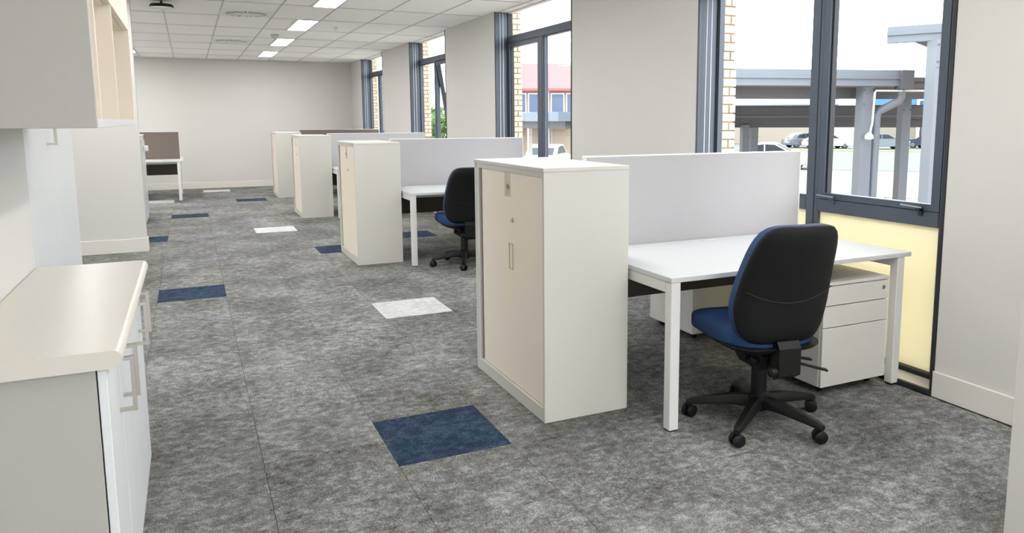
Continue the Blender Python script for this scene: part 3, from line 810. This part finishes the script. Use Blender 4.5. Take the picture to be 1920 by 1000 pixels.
# carport with the downpipe
dA = Vector((.96, -.275, 0)).normalized(); nA = Vector((.275, .96, 0)).normalized()
t = thing('carport', 'grey steel carport with downpipe and hanging lamp', 'carport', (0, 0, 0))
a0 = Vector((8.95, 7.42, 0)); aL = a0 - dA * 3.6
def beam2(name, p, q, w, z0, z1, mat, par):
    zc = (z0 + z1) / 2
    return MB().beam((p.x, p.y, zc), (q.x, q.y, zc), w, z1 - z0).build(name, mat, par)
beam2('fascia', aL, a0, .10, 1.86, 2.075, 'galv', t)
beam2('fascia_lip', aL - nA * .055, a0 - nA * .055, .03, 1.955, 1.972, 'galv', t)
beam2('gutter_end', a0 - dA * .16 - nA * .03, a0 + dA * .02 - nA * .03, .17, 1.82, 2.075, 'galv_dark', t)
beam2('beam', aL + nA * .5, a0 + dA * 3 + nA * .5, .15, 1.70, 1.86, 'galv_dark', t)
beam2('roof', aL + dA * .6 + nA * 2.6, a0 + dA * 3 + nA * 2.6, 5.0, 1.93, 1.99, 'galv_dark', t)
pm = Vector((8.46, 7.63, 0)) + nA * .1
post(t, pm.x, pm.y, 1.86, .17)
p2 = Vector((10.57, 8.8, 0)); post(t, p2.x, p2.y, 1.80, .15)
dp0 = a0 - dA * .05 + nA * .05
dpe = pm + dA * .18 - nA * .02
MB().tube([(dp0.x, dp0.y, 1.82), (dp0.x, dp0.y, 1.72), (dp0.x - .03 * dA.x, dp0.y - .03 * dA.y, 1.66), (dpe.x + .05 * dA.x, dpe.y + .05 * dA.y, 1.53), (dpe.x, dpe.y, 1.47), (dpe.x, dpe.y, GZ + .02)], .055, 14).build('downpipe', 'galv', t, None, True)
lp = pm + dA * .05 - nA * .16
MB().tube([(lp.x + .8 * dA.x, lp.y + .8 * dA.y, 1.80), (lp.x + .02, lp.y, 1.80), (lp.x, lp.y, 1.77), (lp.x - .02, lp.y, 1.35), (lp.x - .08, lp.y - .02, 1.22)], .014, 8).build('lamp_arm', 'white_plastic', t, None, True)
MB().lathe([(.02, .0), (.055, -.04), (.06, -.08), (.03, -.10)], 18, (lp.x - .09, lp.y - .02, 1.23)).build('lamp_head', 'white_plastic', t, None, True)
# taller carport at the right
t = thing('carport', 'tall grey steel carport with a heavy post close to the window', 'carport', (0, 0, 0))
dB = Vector((.472, -.883, 0)).normalized(); nB = Vector((.883, .472, 0)).normalized()
b0 = Vector((7.47, 6.50, 0)); b1 = b0 + dB * 5
beam2('fascia', b0, b1, .10, 2.295, 2.48, 'galv', t)
beam2('fascia_lip', b0 - nB * .055, b1 - nB * .055, .03, 2.38, 2.395, 'galv', t)
beam2('roof', b0 + nB * 2.5 + dB * .05, b1 + nB * 2.5, 4.9, 2.40, 2.44, 'galv_dark', t)
pr = Vector((7.60, 5.93, 0)) + nB * .12
post(t, pr.x, pr.y, 2.29, .19, 'galv', -.35)
beam2('beam', pr + dB * .05 + nB * .1, pr + dB * 4 + nB * .1, .12, 2.10, 2.295, 'galv_dark', t)
# lower walkway roof further out
t = thing('walkway_shelter', 'low grey steel shelter with two posts seen beside the brick pier', 'shelter', (0, 0, 0))
c0 = Vector((8.2, 13.5, 0)); c1 = Vector((13.6, 9.2, 0)); dC = (c1 - c0).normalized(); nC = Vector((-dC.y, dC.x, 0))
if nC.y < 0: nC = -nC
beam2('fascia', c0, c1, .10, 1.42, 1.66, 'galv_dark', t)
beam2('rail', c0 - nC * .06, c1 - nC * .06, .03, 1.46, 1.48, 'galv', t)
beam2('beam', c0 + nC * .3, c1 + nC * .3, .12, 1.25, 1.42, 'galv_dark', t)
beam2('roof', c0 + nC * 1.6, c1 + nC * 1.6, 3.1, 1.62, 1.68, 'galv_dark', t)
for (px_, py_) in ((9.25, 11.6), (9.75, 11.75), (9.98, 11.75)): post(t, px_ + nC.x * .6, py_ + nC.y * .6, 1.30, .14, 'galv')
# flat carport roof seen through the second window
t = thing('carport', 'flat roofed grey carport seen through the second window', 'carport', (0, 0, 0))
m_ = MB(); m_.box(8.55, 14.5, 17.6, 22.5, 1.38, 1.62); m_.build('roof', 'roof_pale', t)
m_ = MB(); m_.box(8.9, 14.5, 17.9, 22.5, 1.18, 1.38); m_.build('beam', 'galv_dark', t)
for (px_, py_) in ((9.6, 18.4), (9.6, 21.8), (13.9, 18.4)): post(t, px_, py_, 1.2, .12, 'white_plastic', 0)
# handrail
t = thing('handrail', 'thin pale handrail on short posts outside the near window', 'railing', (0, 0, 0))
h0 = Vector((14.2, 12.2, 0)); h1 = Vector((18.0, 7.5, 0))
MB().tube([(h0.x, h0.y, -.35), (h1.x, h1.y, -.35)], .022, 10).build('rail', 'white_plastic', t, None, True)
for k in range(7):
    p = h0.lerp(h1, k / 6); MB().tube([(p.x, p.y, GZ), (p.x, p.y, -.36)], .022, 10).build('baluster', 'galv', t, None, True)

# buildings
def building(name, label, s, tt, w, d, z1, mat, rz=None):
    pos = ef * s + er * tt
    t_ = thing(name, label, 'building', (pos.x, pos.y, GZ), math.atan2(er.y, er.x) if rz is None else rz)
    MB().box(-w / 2, w / 2, 0, d, 0, z1 - GZ).build('wall', mat, t_)
    return t_
def bwin(par, x0, x1, z0, z1, n=1, mat='far_glass'):
    wd = (x1 - x0) / n
    for k in range(n):
        f = MB().box(x0 + k * wd + .06, x0 + (k + 1) * wd - .06, -.10, .02, z0, z1).build('window', 'white_plastic', par)
        MB().box(x0 + k * wd + .14, x0 + (k + 1) * wd - .14, -.13, -.10, z0 + .08, z1 - .08).build('pane', mat, f)
b = building('cream_building', 'small cream rendered building behind the parked cars', 104, -4.5, 9, 4, 4.6, 'cream_bld')
MB().prism([(-4.9, 5.9), (4.9, 5.9), (4.9, 6.3), (-4.9, 6.3)], 'y', -.6, 4.4).build('roof', 'roof_pale', b)
bwin(b, .6, 3.6, 2.2, 3.8, 2); bwin(b, -3.6, -1, 2.2, 3.8, 2)
b = building('blue_building', 'bright blue clad building beyond the car park', 98, 5.6, 6.6, 4, 5.4, 'blue_bld')
MB().box(-3.5, 3.5, -.4, 4.4, 6.75, 7.0).build('roof', 'roof_pale', b)
MB().box(-3.35, 3.35, -.08, 0, 0, 2.0).build('plinth_wall', 'cream_bld', b)
bwin(b, -2.8, 0, 2.6, 4.2, 3)
b = building('gabled_hall', 'low cream hall with a blue gable beside the bright blue building', 96, 12.0, 5, 4, 1.9, 'cream_bld')
MB().prism([(-2.6, 3.2), (2.6, 3.2), (2.6, 3.6), (0, 4.6), (-2.6, 4.9)], 'y', -.3, 4.3).build('gable_roof', 'blue_bld', b)
bwin(b, -1.8, .2, 1.2, 2.4, 2)
b = building('metal_roof_building', 'long cream building with a pale pitched metal roof beyond the cars', 90, -9.5, 19, 10, 3.0, 'cream_bld')
MB().prism([(-.8, 4.25), (-.8, 4.4), (5, 5.9), (10.8, 4.4), (10.8, 4.25)], 'x', -9.8, 9.8).build('roof', 'roof_pale', b)
# red roofed building opposite the second window
t = thing('red_roof_building', 'two storey building with red metal roof and blue windows', 'building', (24.2, 50.3, GZ), -.43)
MB().box(-5.5, 8, 0, 10, 0, 4.95).build('wall', 'cream_bld', t)
MB().prism([(-.7, 4.85), (-.7, 5.02), (5, 7.2), (10.7, 5.02), (10.7, 4.85)], 'x', -5.9, 8.4).build('roof', 'red_roof', t)
MB().prism([(-2.0, 2.35), (-2.0, 2.45), (0, 3.05), (0, 2.9)], 'x', -5.7, 1.4).build('awning_roof', 'red_roof', t)
bwin(t, -5.2, -1.0, 3.25, 4.7, 4); bwin(t, -.4, 7.4, 3.0, 4.7, 7)
MB().box(-.95, -.45, -.16, 0, 0, 4.9).build('downpipe', 'white_plastic', t)
for q in range(8): MB().box(-5.4 + q * 1.7, -5.36 + q * 1.7, -.03, 0, 0, 2.9).build('wall_joint', 'tee', t)

# cars
def car(x, y, rz, paint, label):
    t_ = thing('parked_car', label, 'car', (x, y, GZ + .02), rz, 'cars in the car park')
    prof = [(-2.15, .30), (-2.18, .55), (-2.10, .82), (-1.75, .90), (1.05, .93), (1.95, .80), (2.18, .62), (2.2, .34), (2.1, .25), (-2.05, .25)]
    m_ = MB(); hw = .87; rings = []
    for (yy, sc) in ((-hw, .94), (-hw * .93, 1.0), (hw * .93, 1.0), (hw, .94)):
        rings.append([m_.bm.verts.new((px_ * (1 if sc == 1 else .985), yy, .58 + (pz - .58) * sc)) for (px_, pz) in prof])
    n = len(prof)
    for i in range(3):
        for k in range(n): m_.bm.faces.new([rings[i][k], rings[i][(k + 1) % n], rings[i + 1][(k + 1) % n], rings[i + 1][k]])
    m_.bm.faces.new(rings[0][::-1]); m_.bm.faces.new(rings[-1])
    m_.build('body', paint, t_, None, True)
    m_ = MB(); rings = []
    cab = [(-1.75, .88), (-1.15, 1.36), (-.55, 1.45), (.15, 1.43), (1.10, .92)]
    for yy, k_ in ((-.80, 0), (-.66, 1), (.66, 1), (.80, 0)):
        rings.append([m_.bm.verts.new((px_, (yy if pz > 1 else math.copysign(.82, yy)) , pz)) for (px_, pz) in cab])
    ro = m_
    for i in range(3):
        for k in range(4): ro.bm.faces.new([rings[i][k], rings[i][k + 1], rings[i + 1][k + 1], rings[i + 1][k]])
    ro.bm.faces.new(rings[0][::-1]); ro.bm.faces.new(rings[-1])
    ro.build('cabin', paint, t_, None, True)
    for s in (-1, 1):
        MB().prism([(-1.35, .96), (-1.02, 1.30), (-.45, 1.37), (-.45, .96)], 'y', s * .80, s * .825).build('side_window', 'car_glass', t_)
        MB().prism([(-.38, .96), (-.38, 1.37), (.12, 1.35), (.85, .96)], 'y', s * .80, s * .825).build('side_window', 'car_glass', t_)
    MB().prism([(.25, 1.37), (.29, 1.40), (1.06, .97), (1.02, .95)], 'y', -.64, .64).build('windscreen', 'car_glass', t_)
    MB().prism([(-1.26, 1.28), (-1.31, 1.29), (-1.72, .95), (-1.68, .93)], 'y', -.64, .64).build('rear_window', 'car_glass', t_)
    for wx in (-1.35, 1.35):
        for s in (-1, 1):
            w_ = MB().lathe([(.20, s * .86), (.31, s * .87), (.31, s * .68), (.20, s * .68)], 18, (wx, 0, .30), 'y').build('wheel', 'tyre', t_)
            MB().lathe([(.19, s * .872), (.16, s * .885), (.02, s * .885)], 14, (wx, 0, .30), 'y').build('hubcap', 'car_silver', w_)
    for s in (-1, 1): MB().box(2.10, 2.19, s * .62 - .16, s * .62 + .16, .60, .74, .01, 1).build('headlamp', 'white_plastic', t_)
    for s in (-1, 1): MB().box(-2.185, -2.10, s * .64 - .14, s * .64 + .14, .66, .80, .01, 1).build('tail_lamp', 'red_roof', t_)
ra = math.atan2(er.y, er.x)
def cpos(px_off_s, tt): v = ef * px_off_s + er * tt; return v.x, v.y
cx, cy = cpos(44.5, -3.2); car(cx, cy, ra, 'car_white', 'white car closest to the carports, half hidden by the grey screen')
cx, cy = cpos(78.5, -2.6); car(cx, cy, ra + .5, 'car_silver', 'silver car parked side on before the cream building')
cx, cy = cpos(76.5, -.6); car(cx, cy, ra + .4, 'car_white', 'white car parked beside the silver car')
cx, cy = cpos(76, 4.2); car(cx, cy, ra + .35, 'car_silver', 'grey car parked behind the grass strip and the mullion')
cx, cy = cpos(79, 8.6); car(cx, cy, ra + 2.6, 'car_dark', 'dark car parked behind the carport post')
cx, cy = cpos(80, 17.2); car(cx, cy, ra + .3, 'car_dark', 'dark car parked by the trees beyond the tall post')
car(17.6, 37.5, .9, 'car_white', 'white car parked in front of the red roofed building')

# trees
def tree(x, y, h, r, label, n=900):
    t_ = thing('leafy_tree', label, 'tree', (x, y, GZ), 0, 'trees outside')
    MB().tube([(0, 0, 0), (.05, .02, h * .3), (-.05, .05, h * .6), (0, 0, h * .85)], [.16, .12, .08, .03], 8).build('trunk', 'bark', t_, None, True)
    m_ = MB()
    for k in range(n):
        while True:
            p = Vector((random.uniform(-1, 1), random.uniform(-1, 1), random.uniform(-1, 1)))
            if .15 < p.length < 1: break
        c = Vector((p.x * r, p.y * r, h * .62 + p.z * h * .38))
        a = Vector((random.gauss(0, 1), random.gauss(0, 1), random.gauss(0, 1))).normalized(); b_ = a.orthogonal().normalized(); s = random.uniform(.12, .24)
        vs = [m_.bm.verts.new(c + a * s), m_.bm.verts.new(c + b_ * s * .5), m_.bm.verts.new(c - a * s), m_.bm.verts.new(c - b_ * s * .5)]
        m_.bm.faces.new(vs)
    m_.build('foliage', 'leaf', t_, None, False, 'stuff')
tree(8.9, 28.5, 3.3, 1.15, 'leafy green tree seen through the tilted open window')
tree(7.2, 26.5, 3.4, .9, 'leafy green tree beside the brick pier of the third window', 700)
gx, gy = cpos(92, 24); tree(gx, gy, 5.2, 3.2, 'pale green tree beyond the tall carport post')
gx, gy = cpos(96, 20); tree(gx, gy, 5.0, 2.6, 'green tree standing behind the parked dark car')
